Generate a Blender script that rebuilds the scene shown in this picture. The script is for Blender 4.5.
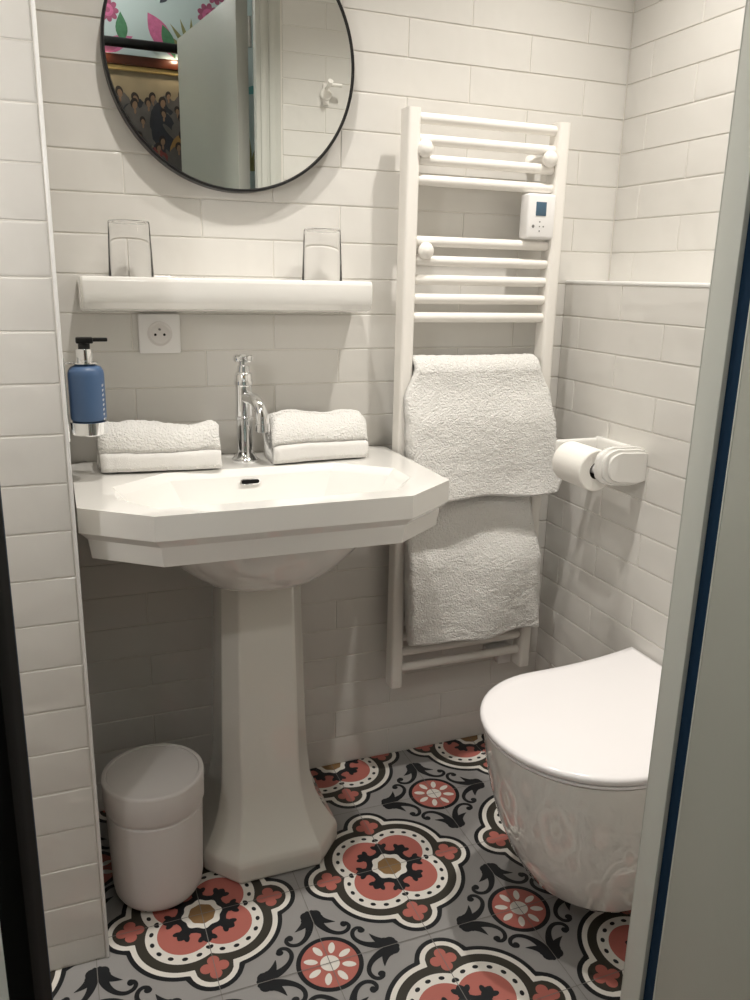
import bpy, bmesh, math, random
from math import sin, cos, pi, sqrt, atan2
from mathutils import Vector, Matrix, noise

for o in list(bpy.data.objects):
    bpy.data.objects.remove(o)
SC = bpy.context.scene
COL = SC.collection
random.seed(7)

# ------------------------------------------------------------------ camera, light, exposure
F_PX, CAM = 815.07, Vector((-0.4602, -1.7862, 1.2399))
YAW, PITCH, ROLL = 0.3777, 0.2672, 0.0227
fwd = Vector((sin(YAW) * cos(PITCH), cos(YAW) * cos(PITCH), -sin(PITCH)))
rgt = Vector((cos(YAW), -sin(YAW), 0.0))
upv = rgt.cross(fwd)
r2 = rgt * cos(ROLL) + upv * sin(ROLL)
u2 = -rgt * sin(ROLL) + upv * cos(ROLL)
cd = bpy.data.cameras.new('camera')
cam = bpy.data.objects.new('camera', cd)
COL.objects.link(cam)
cam.matrix_world = Matrix(((r2.x, u2.x, -fwd.x, CAM.x), (r2.y, u2.y, -fwd.y, CAM.y), (r2.z, u2.z, -fwd.z, CAM.z), (0, 0, 0, 1)))
cd.sensor_fit = 'VERTICAL'
cd.sensor_height = 24.0
cd.lens = 24.0 * F_PX / 1000.0
cd.clip_start = 0.01
SC.camera = cam

SC.view_settings.view_transform = 'Standard'
SC.view_settings.look = 'None'
SC.view_settings.exposure = 0.0
SC.view_settings.gamma = 1.0
SC.view_settings.use_curve_mapping = False

W = bpy.data.worlds.new('world')
SC.world = W
W.use_nodes = True
W.node_tree.nodes['Background'].inputs[0].default_value = (1.0, 0.93, 0.84, 1)
W.node_tree.nodes['Background'].inputs[1].default_value = 0.05

CEIL = 2.46
LAMPS = [  # x, y, z, watts, cone, radius, colour
    (0.52, -0.52, CEIL - 0.012, 66.0, 104, 0.026, (1.0, 0.955, 0.895)),
    (-0.16, -0.55, CEIL - 0.012, 50.0, 104, 0.026, (1.0, 0.955, 0.895)),
]
SIDE_FILL = (-0.78, -0.985, 1.45, 5.5, (1.0, 0.98, 0.97))      # light from the unseen left; lamp added and set to brighten the pier
HALL_FILL = (-0.32, -1.95, 2.52, 5.0, (1.0, 0.97, 0.94))      # unseen lamp added in the hall to fill light onto the pier
DOOR_FILL = (-1.72, -1.72, 1.55, 16.0, (1.0, 0.96, 0.90))        # unseen lamp added at the hall end to light the door face


def lamp(name, kind, loc, watts, col, **kw):
    l = bpy.data.lights.new(name, kind)
    l.energy = watts
    l.color = col
    for k, v in kw.items():
        setattr(l, k, v)
    o = bpy.data.objects.new(name, l)
    o.location = loc
    COL.objects.link(o)
    return o


for (x, y, z, wt, cone, rad, c) in LAMPS:
    lamp('downlight', 'SPOT', (x, y, z), wt, c, spot_size=math.radians(cone), spot_blend=1.0, shadow_soft_size=rad)
lamp('side_fill', 'POINT', SIDE_FILL[:3], SIDE_FILL[3], SIDE_FILL[4], shadow_soft_size=0.022)
lamp('hall_fill', 'POINT', HALL_FILL[:3], HALL_FILL[3], HALL_FILL[4], shadow_soft_size=0.10)
lamp('door_fill', 'POINT', DOOR_FILL[:3], DOOR_FILL[3], DOOR_FILL[4], shadow_soft_size=0.08)


# ------------------------------------------------------------------ helpers
def srgb(r, g, b):
    def f(c):
        c /= 255.0
        return c / 12.92 if c <= 0.04045 else ((c + 0.055) / 1.055) ** 2.4
    return (f(r), f(g), f(b), 1.0)


def mat(name, col, rough=0.4, metal=0.0, bump=0.0, bscale=20.0, detail=2.0, spec=0.5, vary=0.0, coat=0.0, trans=0.0, ior=1.45, sheen=0.0, emit=None):
    m = bpy.data.materials.new(name)
    m.use_nodes = True
    nt = m.node_tree
    b = nt.nodes['Principled BSDF']
    b.inputs['Base Color'].default_value = col
    b.inputs['Roughness'].default_value = rough
    b.inputs['Metallic'].default_value = metal
    b.inputs['Specular IOR Level'].default_value = spec
    b.inputs['Coat Weight'].default_value = coat
    b.inputs['Transmission Weight'].default_value = trans
    b.inputs['IOR'].default_value = ior
    b.inputs['Sheen Weight'].default_value = sheen
    if emit:
        b.inputs['Emission Color'].default_value = emit[0]
        b.inputs['Emission Strength'].default_value = emit[1]
    tc = nt.nodes.new('ShaderNodeTexCoord')
    nz = nt.nodes.new('ShaderNodeTexNoise')
    nz.inputs['Scale'].default_value = bscale
    nz.inputs['Detail'].default_value = detail
    nt.links.new(tc.outputs['Object'], nz.inputs['Vector'])
    if bump > 0:
        bp = nt.nodes.new('ShaderNodeBump')
        bp.inputs['Strength'].default_value = 1.0
        bp.inputs['Distance'].default_value = bump
        nt.links.new(nz.outputs['Fac'], bp.inputs['Height'])
        nt.links.new(bp.outputs['Normal'], b.inputs['Normal'])
    if vary > 0:
        mx = nt.nodes.new('ShaderNodeMix')
        mx.data_type = 'RGBA'
        mx.inputs[6].default_value = tuple(c * (1 - vary) for c in col[:3]) + (1,)
        mx.inputs[7].default_value = tuple(min(1, c * (1 + vary)) for c in col[:3]) + (1,)
        nt.links.new(nz.outputs['Fac'], mx.inputs[0])
        nt.links.new(mx.outputs[2], b.inputs['Base Color'])
    return m


M = {}
M['tile'] = mat('glazed_white_tile', srgb(223, 220, 214), 0.10, bump=0.0030, bscale=15, detail=1.5)
M['grout'] = mat('white_grout', srgb(232, 228, 220), 0.8, bump=0.0003, bscale=300)
M['trim'] = mat('white_tile_trim', srgb(246, 245, 242), 0.3)
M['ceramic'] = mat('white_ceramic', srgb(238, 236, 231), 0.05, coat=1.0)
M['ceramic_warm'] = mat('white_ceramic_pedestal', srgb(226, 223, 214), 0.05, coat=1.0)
M['enamel'] = mat('white_enamel', srgb(240, 236, 229), 0.28)
M['plastic'] = mat('white_plastic', srgb(240, 238, 236), 0.32)
M['bin'] = mat('matt_white_plastic', srgb(226, 222, 219), 0.42)
M['lid'] = mat('gloss_white_duroplast', srgb(246, 243, 243), 0.15)
M['gap'] = mat('shadow_gap_grey', srgb(120, 118, 116), 0.6)
M['chrome'] = mat('chrome', (0.86, 0.87, 0.88, 1), 0.05, metal=1.0)
M['mirror'] = mat('mirror_silver', (0.84, 0.86, 0.85, 1), 0.0, metal=1.0)
M['black'] = mat('black_metal', srgb(18, 18, 19), 0.35)
M['blackplastic'] = mat('black_plastic', srgb(14, 14, 15), 0.35)
M['hole'] = mat('dark_hole', srgb(12, 12, 12), 0.9)
M['blue'] = mat('blue_bottle', srgb(76, 102, 138), 0.38)
M['towel'] = mat('white_terry', srgb(240, 238, 233), 0.95, bump=0.0065, bscale=250, detail=3, spec=0.1, sheen=0.4)
M['towelband'] = mat('white_woven_band', srgb(240, 238, 234), 0.9, bump=0.0012, bscale=700, detail=1, spec=0.1, sheen=0.3)
M['paper'] = mat('toilet_paper', srgb(244, 241, 234), 0.95, bump=0.0004, bscale=250)
M['card'] = mat('cardboard_core', srgb(70, 62, 55), 0.9)
M['glass'] = mat('clear_glass', (1, 1, 1, 1), 0.0, trans=1.0, ior=1.16)
M['lcd'] = mat('lcd', srgb(74, 100, 120), 0.2)
M['button'] = mat('grey_button', srgb(120, 118, 116), 0.5)
M['jamb'] = mat('grey_white_paint', srgb(196, 196, 188), 0.4, bump=0.0002, bscale=60)
M['door'] = mat('grey_green_door_paint', srgb(160, 160, 150), 0.42, bump=0.0003, bscale=35)
M['blueframe'] = mat('shaded_dark_blue_paint', srgb(14, 40, 62), 0.7, bump=0.0003, bscale=60, spec=0.2)  # blue frame paint with the hinge-gap shade put into the colour
M['darkframe'] = mat('near_black_shade', srgb(12, 12, 11), 0.9, bump=0.0003, bscale=60, spec=0.1)  # shade on the left jamb, put into the frame's colour
M['ceil'] = mat('ceiling_white', srgb(238, 234, 226), 0.9, bump=0.0003, bscale=80)
M['lampglow'] = mat('lamp_lens', (1, 0.95, 0.85, 1), 0.4, emit=((1.0, 0.9, 0.75, 1), 6.0))
M['wood'] = mat('brown_frame_wood', srgb(72, 34, 20), 0.3, vary=0.35, bscale=18)
M['gold'] = mat('gold_slip', srgb(214, 182, 120), 0.4, metal=0.3)
M['floorwood'] = mat('hall_floor_wood', srgb(110, 84, 60), 0.5, vary=0.3, bscale=9)
M['wpaper'] = mat('wallpaper_ground', srgb(206, 222, 222), 0.8, vary=0.06, bscale=5)
M['wp_pink'] = mat('wallpaper_pink', srgb(214, 118, 160), 0.8, vary=0.3, bscale=60)
M['wp_rose'] = mat('wallpaper_rose', srgb(176, 98, 128), 0.8, vary=0.3, bscale=70)
M['wp_green'] = mat('wallpaper_green', srgb(88, 140, 104), 0.8, vary=0.3, bscale=60)
M['wp_olive'] = mat('wallpaper_olive', srgb(150, 150, 104), 0.8, vary=0.3, bscale=60)
M['wp_branch'] = mat('wallpaper_branch', srgb(84, 92, 100), 0.8)
M['wp_teal'] = mat('wallpaper_teal', srgb(110, 176, 178), 0.8)
M['cv_sky'] = mat('canvas_ochre', srgb(142, 128, 104), 0.6, vary=0.35, bscale=9)
M['cv_dark'] = mat('canvas_dark', srgb(38, 42, 50), 0.6, vary=0.5, bscale=25)
M['cv_mid'] = mat('canvas_grey', srgb(84, 80, 78), 0.6, vary=0.4, bscale=25)
M['cv_skin'] = mat('canvas_skin', srgb(126, 100, 80), 0.6, vary=0.2, bscale=40)
M['cv_hair'] = mat('canvas_hair', srgb(34, 28, 26), 0.6)
M['cv_red'] = mat('canvas_red', srgb(112, 50, 48), 0.6, vary=0.3, bscale=25)
M['cv_gold'] = mat('canvas_gold', srgb(140, 108, 62), 0.6, vary=0.3, bscale=25)
M['f_base'] = mat('cement_tile_grey', srgb(150, 148, 146), 0.42, vary=0.05, bscale=14)
M['f_black'] = mat('cement_tile_black', srgb(22, 25, 29), 0.42)
M['f_olive'] = mat('cement_tile_charcoal', srgb(56, 53, 46), 0.42, vary=0.1, bscale=20)
M['f_white'] = mat('cement_tile_white', srgb(226, 222, 214), 0.42)
M['f_pink'] = mat('cement_tile_pink', srgb(178, 104, 94), 0.42, vary=0.06, bscale=20)
M['f_brown'] = mat('cement_tile_brown', srgb(134, 104, 68), 0.42, vary=0.08, bscale=20)
M['f_grout'] = mat('floor_grout', srgb(128, 124, 120), 0.8)


class MB:
    """collects faces; build() links them as one mesh object"""

    def __init__(s):
        s.v, s.f, s.mi, s.mats = [], [], [], []

    def m(s, material):
        if material not in s.mats:
            s.mats.append(material)
        return s.mats.index(material)

    def face(s, idx, mi=0):
        s.f.append(tuple(idx)); s.mi.append(mi)

    def add(s, verts, faces, mi=0):
        b = len(s.v)
        s.v += [tuple(p) for p in verts]
        for f in faces:
            s.f.append(tuple(b + i for i in f)); s.mi.append(mi)

    def bm(s, bmx, mi=0):
        bmx.verts.index_update()
        s.add([v.co[:] for v in bmx.verts], [[v.index for v in f.verts] for f in bmx.faces], mi)
        bmx.free()

    def box(s, x0, x1, y0, y1, z0, z1, bev=0.0, seg=2, mi=0, rot=None):
        b = bmesh.new()
        bmesh.ops.create_cube(b, size=1.0)
        for v in b.verts:
            v.co = Vector(((x0 + x1) / 2 + v.co.x * (x1 - x0), (y0 + y1) / 2 + v.co.y * (y1 - y0), (z0 + z1) / 2 + v.co.z * (z1 - z0)))
        if bev > 0:
            bmesh.ops.bevel(b, geom=list(b.edges), offset=bev, segments=seg, profile=0.5, affect='EDGES')
        if rot is not None:
            for v in b.verts:
                v.co = rot @ v.co
        s.bm(b, mi)

    def loft(s, rings, closed=True, cap0=True, cap1=True, mi=0):
        n = len(rings[0]); vs = [p for r in rings for p in r]; fs = []
        for k in range(len(rings) - 1):
            for i in range(n if closed else n - 1):
                j = (i + 1) % n
                fs.append((k * n + i, k * n + j, (k + 1) * n + j, (k + 1) * n + i))
        if cap0: fs.append(tuple(range(n))[::-1])
        if cap1: fs.append(tuple((len(rings) - 1) * n + i for i in range(n)))
        s.add(vs, fs, mi)

    def lathe(s, prof, c, axis='z', n=48, cap0=True, cap1=True, mi=0):
        rings = []
        for (r, h) in prof:
            ring = []
            for i in range(n):
                a = 2 * pi * i / n
                if axis == 'z': ring.append((c[0] + r * cos(a), c[1] + r * sin(a), c[2] + h))
                elif axis == 'y': ring.append((c[0] + r * cos(a), c[1] + h, c[2] + r * sin(a)))
                else: ring.append((c[0] + h, c[1] + r * cos(a), c[2] + r * sin(a)))
            rings.append(ring)
        s.loft(rings, True, cap0, cap1, mi)

    def tube(s, pts, rad, n=16, mi=0, caps=True):
        pts = [Vector(p) for p in pts]
        if not isinstance(rad, (list, tuple)): rad = [rad] * len(pts)
        rings = []; ref = None
        for i, p in enumerate(pts):
            t = (pts[min(i + 1, len(pts) - 1)] - pts[max(i - 1, 0)]).normalized()
            if ref is None:
                ref = Vector((0, 0, 1)) if abs(t.z) < 0.9 else Vector((1, 0, 0))
            a = (ref - t * ref.dot(t)).normalized(); ref = a
            b = t.cross(a)
            rings.append([p + (a * cos(2 * pi * k / n) + b * sin(2 * pi * k / n)) * rad[i] for k in range(n)])
        s.loft(rings, True, caps, caps, mi)

    def build(s, name, material=None, parent=None, smooth=35, bevel=None, subsurf=0):
        me = bpy.data.meshes.new(name)
        off = Vector((0, 0, 0))
        q = parent
        while q is not None:
            off += q.location; q = q.parent
        me.from_pydata([(x - off.x, y - off.y, z - off.z) for (x, y, z) in s.v], [], s.f)
        if material is not None:
            me.materials.append(material)
        else:
            for m_ in s.mats: me.materials.append(m_)
            me.polygons.foreach_set('material_index', s.mi)
        b = bmesh.new(); b.from_mesh(me)
        bmesh.ops.recalc_face_normals(b, faces=b.faces)
        b.to_mesh(me); b.free()
        if smooth:
            me.polygons.foreach_set('use_smooth', [True] * len(me.polygons))
            if smooth < 180: me.set_sharp_from_angle(angle=math.radians(smooth))
        me.update()
        o = bpy.data.objects.new(name, me)
        COL.objects.link(o)
        if parent is not None: o.parent = parent
        if bevel:
            md = o.modifiers.new('bevel', 'BEVEL'); md.width = bevel; md.segments = 3
            md.limit_method = 'ANGLE'; md.angle_limit = math.radians(20); md.harden_normals = False
            me.polygons.foreach_set('use_smooth', [True] * len(me.polygons))
        if subsurf:
            md = o.modifiers.new('sub', 'SUBSURF'); md.levels = subsurf; md.render_levels = subsurf
        return o


def thing(name, label, cat, loc=(0, 0, 0), group=None):
    o = bpy.data.objects.new(name, None)
    o.empty_display_size = 0.05
    o.location = loc
    COL.objects.link(o)
    return tag(o, label, cat, group)


def tag(o, label, cat, group=None):
    o['label'] = label; o['category'] = cat
    if group: o['group'] = group
    return o


def struct(o, label=None, cat=None):
    o['kind'] = 'structure'
    if label: o['label'] = label; o['category'] = cat
    return o


def superellipse(cx, cy, a, b, n, e=2.0):
    out = []
    for i in range(n):
        t = 2 * pi * i / n
        c, q = cos(t), sin(t)
        out.append((cx + a * math.copysign(abs(c) ** (2 / e), c), cy + b * math.copysign(abs(q) ** (2 / e), q)))
    return out


# ------------------------------------------------------------------ tiled walls
RH, ZB, TW = 0.0771, -0.0002, 0.302


def tiles(mb, org, ua, na, u0, u1, v0, v1, even, odd, mi_tile, rot90=False):
    """glazed tiles with soft edges on the plane org + ua*u + z*v, facing na; rows start at ZB"""
    org, ua, na = Vector(org), Vector(ua), Vector(na)
    P = lambda u, v, d: org + ua * u + Vector((0, 0, v)) + na * d
    g = 0.0009
    n0, n1 = int(math.floor((v0 - ZB) / RH)), int(math.ceil((v1 - ZB) / RH))
    for n in range(n0, n1):
        za, zb = max(ZB + n * RH, v0) + g, min(ZB + (n + 1) * RH, v1) - g
        if zb - za < 0.008: continue
        j = even if n % 2 == 0 else odd
        k0 = math.floor((u0 - j) / TW); k1 = math.ceil((u1 - j) / TW)
        for k in range(k0, k1):
            a, b = max(j + k * TW, u0) + g, min(j + (k + 1) * TW, u1) - g
            if b - a < 0.006: continue
            tl = [random.uniform(-0.0005, 0.0003) for _ in range(4)]
            vs = []
            for ins, dep, tf in ((0, -0.0026, 0), (0.0003, -0.0009, 0.5), (0.0014, -0.0001, 1), (0.0035, 0.0, 1)):
                ins = min(ins, (b - a) * 0.4, (zb - za) * 0.4)
                for c, (uu, vv) in enumerate(((a + ins, za + ins), (b - ins, za + ins), (b - ins, zb - ins), (a + ins, zb - ins))):
                    vs.append(P(uu, vv, dep + tl[c] * tf))
            fs = []
            for r in range(3):
                for c in range(4):
                    d = (c + 1) % 4
                    fs.append((r * 4 + c, r * 4 + d, r * 4 + 4 + d, r * 4 + 4 + c))
            fs.append((12, 13, 14, 15))
            mb.add(vs, fs, mi_tile)


PX, PY = -0.446, -0.452          # niche side wall and pier face
RX, HX, HZ = 0.874, 0.745, 1.2335  # right wall, half wall face, half wall top
FY, FY2 = -1.068, -1.13          # front wall
HALL_Y = -2.30
WT = 0.10

mb = MB(); g_, t_ = mb.m(M['grout']), mb.m(M['tile'])
mb.box(PX - WT, RX + WT, 0.0022, WT, -0.05, CEIL, mi=g_)
tiles(mb, (0, 0, 0), (1, 0, 0), (0, -1, 0), PX, RX, ZB, CEIL, 0.0, 0.151, t_)
struct(mb.build('wall_back', smooth=30), 'white glazed brick tile wall behind the sink', 'wall')

mb = MB(); g_, t_ = mb.m(M['grout']), mb.m(M['tile'])
mb.box(RX + 0.0022, RX + WT, FY2, 0.0022, -0.05, CEIL, mi=g_)
tiles(mb, (RX, 0, 0), (0, 1, 0), (-1, 0, 0), FY, 0, ZB, CEIL, -0.086, -0.237, t_)
struct(mb.build('wall_right', smooth=30), 'white glazed brick tile wall set back above the ledge', 'wall')

mb = MB(); g_, t_ = mb.m(M['grout']), mb.m(M['tile'])
mb.box(HX + 0.0022, RX + 0.0022, FY, -0.0006, -0.05, HZ, mi=g_)
tiles(mb, (HX, 0, 0), (0, 1, 0), (-1, 0, 0), FY, -0.001, ZB, HZ, -0.074, -0.225, t_)
o = mb.build('wall_half', smooth=30); struct(o, 'white tiled half-height wall the toilet hangs on', 'wall')
mb = MB(); mb.box(HX - 0.001, RX - 0.001, FY + 0.001, -0.001, HZ, HZ + 0.009, bev=0.003)
struct(mb.build('trim_1', M['trim']), 'white ledge capping the half-height tiled wall', 'trim')

# left pier: front face towards the viewer, side face inside the sink niche
mb = MB(); g_, t_ = mb.m(M['grout']), mb.m(M['tile'])
mb.box(-1.50, PX - 0.0022, PY + 0.0022, 0.0022, -0.05, CEIL, mi=g_)
SH = 0.0  # tile rows of the pier share the room's courses
ZSAVE, RHSAVE = ZB, RH
ZB, RH = -0.0243, 0.0783
tiles(mb, (0, PY, 0), (1, 0, 0), (0, -1, 0), -1.495, PX - 0.005, 0.001, CEIL, PX - 0.005 - 0.302, PX - 0.005 - 0.302, t_)
ZB, RH = ZSAVE, RHSAVE
tiles(mb, (PX, 0, 0), (0, 1, 0), (1, 0, 0), PY + 0.008, 0, ZB, CEIL, -0.14, -0.29, t_)
struct(mb.build('wall_left', smooth=30), 'white tiled pier left of the sink', 'wall')
mb = MB(); mb.box(PX - 0.0045, PX + 0.0010, PY - 0.0020, PY + 0.006, 0.0, CEIL, bev=0.0015)
struct(mb.build('trim_2', M['trim']), 'white corner profile on the left pier', 'trim')
mb = MB(); g_, t_ = mb.m(M['grout']), mb.m(M['tile'])
mb.box(-1.60, -1.4975, FY, PY + 0.0022, -0.05, CEIL, mi=g_)
tiles(mb, (-1.495, 0, 0), (0, 1, 0), (1, 0, 0), FY, PY, ZB, CEIL, 0.0, 0.151, t_)
struct(mb.build('wall_side', smooth=30), 'white wall beside the doorway', 'wall')

# front wall with the doorway
DX0, DX1, DZ = -0.520, 0.216, 2.12
mb = MB(); g_, t_ = mb.m(M['grout']), mb.m(M['tile'])
JW = 0.080
mb.box(DX1 + 0.004, RX + WT, FY2, FY - 0.0022, -0.05, CEIL + 0.3, mi=g_)
mb.box(-1.60, DX0 - 0.004, FY2, FY - 0.0022, -0.05, CEIL + 0.3, mi=g_)
mb.box(DX0 - 0.004, DX1 + 0.004, FY2, FY - 0.0022, DZ + 0.004, CEIL + 0.3, mi=g_)
tiles(mb, (0, FY, 0), (1, 0, 0), (0, 1, 0), DX1 + JW, RX, ZB, CEIL, 0.14, 0.29, t_)
tiles(mb, (0, FY, 0), (1, 0, 0), (0, 1, 0), -1.495, DX0 - JW, ZB, CEIL, 0.14, 0.29, t_)
tiles(mb, (0, FY, 0), (1, 0, 0), (0, 1, 0), DX0 - JW, DX1 + JW, DZ + JW, CEIL, 0.14, 0.29, t_)
struct(mb.build('wall_front', smooth=30), 'white tiled wall around the doorway, seen in the mirror', 'wall')

# door frame: pale moulded casing inside, dark blue towards the hall
mb = MB()
for (a, b, th) in ((0.0, JW, 0.002), (0.014, 0.032, 0.007), (0.042, 0.066, 0.006)):
    mb.box(DX1 - 0.006 + a, DX1 - 0.006 + b, FY - 0.001, FY + th, 0.0, DZ + b, bev=0.002)
    mb.box(DX0 + 0.006 - b, DX0 + 0.006 - a, FY - 0.001, FY + th, 0.0, DZ + b, bev=0.002)
    mb.box(DX0 - a, DX1 + a, FY - 0.001, FY + th, DZ - 0.006 + a, DZ - 0.006 + b, bev=0.002)
mb.box(DX1 - 0.006, DX1 + 0.004, FY - 0.034, FY, 0.0, DZ, bev=0.0015)
mb.box(DX0, DX1, FY - 0.037, FY, DZ - 0.006, DZ + 0.004, bev=0.0015)
struct(mb.build('trim_3', M['jamb']), 'pale grey door casing at the right edge', 'door frame')
mb = MB()
mb.box(DX1 + 0.0005, DX1 + 0.006, FY2 - 0.002, FY - 0.034, 0.0, DZ, bev=0.001)
mb.box(DX0 - 0.003, DX0 + 0.012, FY - 0.040, FY + 0.0005, 0.0, DZ, bev=0.001)
struct(mb.build('trim_4', M['blueframe']), 'dark blue rebate of the door frame, gap shade put into its colour', 'door frame')
mb = MB()
mb.box(DX0 - 0.003, DX0 + 0.014, FY - 0.200, FY - 0.0405, 0.0, DZ, bev=0.002)
struct(mb.build('trim_5', M['darkframe']), 'door frame at the left edge, shade put into its near-black colour', 'door frame')

# door leaf, swung out into the hall
hx, hy = 0.170, -1.166
ex, ey = 0.080, -1.810
ang = atan2(ey - hy, ex - hx)
dl = sqrt((ex - hx) ** 2 + (ey - hy) ** 2)
R = Matrix.Translation((hx, hy, 0)) @ Matrix.Rotation(ang, 4, 'Z')
mb = MB()
mb.box(0.0, dl, 0.0, 0.040, 0.008, 2.105, bev=0.003, rot=R)
door = mb.build('door_1', M['door'])
struct(door, 'grey door standing open at the right edge', 'door')
mb = MB()
mb.box(-0.0015, 0.0005, 0.0, 0.040, 0.008, 2.105, bev=0.0005, rot=R)
mb.build('hinge_edge', M['jamb'], door)
mb = MB()
for z in (0.25, 1.1, 1.95):
    mb.lathe([(0.007, 0), (0.007, 0.09)], R @ Vector((-0.004, 0.046, z)), n=16)
mb.build('hinge', M['chrome'], door)

# ------------------------------------------------------------------ floor: patterned cement tiles
S, MX, MY = 0.2035, 0.1416, -0.4039
XA, XB, YA, YB = -1.52, RX + 0.02, FY2, 0.05


def clip_poly(p):
    for (ax, val, sgn) in ((0, XA, 1), (0, XB, -1), (1, YA, 1), (1, YB, -1)):
        out = []
        for i in range(len(p)):
            a, b = p[i], p[(i + 1) % len(p)]
            ia, ib = (a[ax] - val) * sgn >= 0, (b[ax] - val) * sgn >= 0
            if ia: out.append(a)
            if ia != ib:
                t = (val - a[ax]) / (b[ax] - a[ax])
                out.append((a[0] + (b[0] - a[0]) * t, a[1] + (b[1] - a[1]) * t))
        p = out
        if len(p) < 3: return None
    return p


fl = MB()
FM = {k: fl.m(M['f_' + k]) for k in ('base', 'black', 'olive', 'white', 'pink', 'brown', 'grout')}
LAY = 0.00014


PRIM = [0]


def fpoly(pts, cx, cy, layer, colr):
    q = clip_poly(pts)
    if q:
        z = -0.0016 + layer * LAY + (PRIM[0] % 60) * 1.8e-6
        fl.add([(x, y, z) for x, y in q], [tuple(range(len(q)))], FM[colr])


def star(cx, cy, rf, layer, colr, n=96):
    PRIM[0] += 1
    pts = [(cx + S * rf(2 * pi * i / n) * cos(2 * pi * i / n), cy + S * rf(2 * pi * i / n) * sin(2 * pi * i / n)) for i in range(n)]
    for i in range(n):
        fpoly([(cx, cy), pts[i], pts[(i + 1) % n]], cx, cy, layer, colr)


def blob(cx, cy, ox, oy, a, b, rot, layer, colr, n=14):
    """ellipse at offset (ox, oy) in tile units, turned by rot"""
    pts = []
    for i in range(n):
        t = 2 * pi * i / n
        x, y = a * cos(t), b * sin(t)
        pts.append((cx + S * (ox + x * cos(rot) - y * sin(rot)), cy + S * (oy + x * sin(rot) + y * cos(rot))))
    PRIM[0] += 1
    fpoly(pts, cx, cy, layer, colr)


def stroke(cx, cy, path, rot, flip, layer, colr):
    """tapered stroke; path = [(x, y, half width)] in tile units"""
    P = []
    for (x, y, w) in path:
        y *= flip
        P.append((cx + S * (x * cos(rot) - y * sin(rot)), cy + S * (x * sin(rot) + y * cos(rot)), w * S))
    L = []
    for i in range(len(P)):
        a, b = P[max(i - 1, 0)], P[min(i + 1, len(P) - 1)]
        dx, dy = b[0] - a[0], b[1] - a[1]; l = sqrt(dx * dx + dy * dy) or 1
        nx, ny = -dy / l, dx / l
        L.append(((P[i][0] + nx * P[i][2], P[i][1] + ny * P[i][2]), (P[i][0] - nx * P[i][2], P[i][1] - ny * P[i][2])))
    for i in range(len(L) - 1):
        PRIM[0] += 1
        fpoly([L[i][0], L[i + 1][0], L[i + 1][1], L[i][1]], cx, cy, layer, colr)


def quatre(diag, R_, axis=None, r_=0):
    cs = [(diag * cos(pi / 4 + k * pi / 2) * sqrt(2), diag * sin(pi / 4 + k * pi / 2) * sqrt(2), R_) for k in range(4)]
    if axis: cs += [(axis * cos(k * pi / 2), axis * sin(k * pi / 2), r_) for k in range(4)]

    def rf(t):
        best = 0
        for (x, y, r) in cs:
            p = x * cos(t) + y * sin(t); h = (x * x + y * y) - p * p
            if h <= r * r: best = max(best, p + sqrt(r * r - h))
        return best
    return rf


def spline(pts, n=10):
    out = []
    for i in range(len(pts) - 1):
        p0, p1, p2, p3 = pts[max(i - 1, 0)], pts[i], pts[i + 1], pts[min(i + 2, len(pts) - 1)]
        for k in range(n):
            t = k / n
            out.append(tuple(0.5 * (2 * b + (c - a) * t + (2 * a - 5 * b + 4 * c - d) * t * t + (3 * b - a - 3 * c + d) * t ** 3) for a, b, c, d in zip(p0, p1, p2, p3)))
    out.append(pts[-1])
    return out


def medallion(cx, cy):
    a = 0.19
    star(cx, cy, quatre(a, 0.556, 0.67, 0.272), 1, 'black', 144)
    star(cx, cy, quatre(a, 0.512, 0.67, 0.226), 2, 'white', 144)
    star(cx, cy, quatre(a, 0.462, 0.67, 0.176), 3, 'olive', 144)
    star(cx, cy, quatre(a, 0.372), 4, 'white')
    star(cx, cy, quatre(a, 0.262), 5, 'pink')
    for k in range(4):
        d = pi / 4 + k * pi / 2
        ox, oy = a * sqrt(2) * cos(d), a * sqrt(2) * sin(d)
        for t in (-1.47, -1.05, -0.63, -0.21, 0.21, 0.63, 1.05, 1.47):
            x, y = ox + 0.317 * cos(d + t), oy + 0.317 * sin(d + t)
            if abs(t) < 1.8: blob(cx, cy, x, y, 0.029, 0.021, d + t + pi / 2, 5, 'black', 10)
        ax = k * pi / 2  # clover on the axis lobe
        blob(cx, cy, 0.68 * cos(ax), 0.68 * sin(ax), 0.06, 0.06, 0, 4, 'pink')
        for q in range(4):
            blob(cx, cy, 0.68 * cos(ax) + 0.076 * cos(ax + q * pi / 2), 0.68 * sin(ax) + 0.076 * sin(ax + q * pi / 2), 0.056, 0.056, 0, 4, 'pink')
    for k in range(8):     # eight trefoil leaves around the centre
        t = k * pi / 4
        blob(cx, cy, 0.285 * cos(t), 0.285 * sin(t), 0.09, 0.056, t, 7, 'black')
        blob(cx, cy, 0.345 * cos(t), 0.345 * sin(t), 0.034, 0.026, t, 7, 'black')
        for fl_ in (-1, 1):
            blob(cx, cy, 0.322 * cos(t + fl_ * 0.17), 0.322 * sin(t + fl_ * 0.17), 0.046, 0.028, t + fl_ * 0.75, 7, 'black')
    star(cx, cy, lambda t: 0.258 + 0.016 * cos(8 * t), 7, 'black', 64)
    star(cx, cy, lambda t: 0.188 + 0.012 * cos(8 * t), 8, 'white', 64)
    star(cx, cy, lambda t: 0.128 + 0.004 * cos(8 * t), 9, 'brown', 64)


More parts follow.
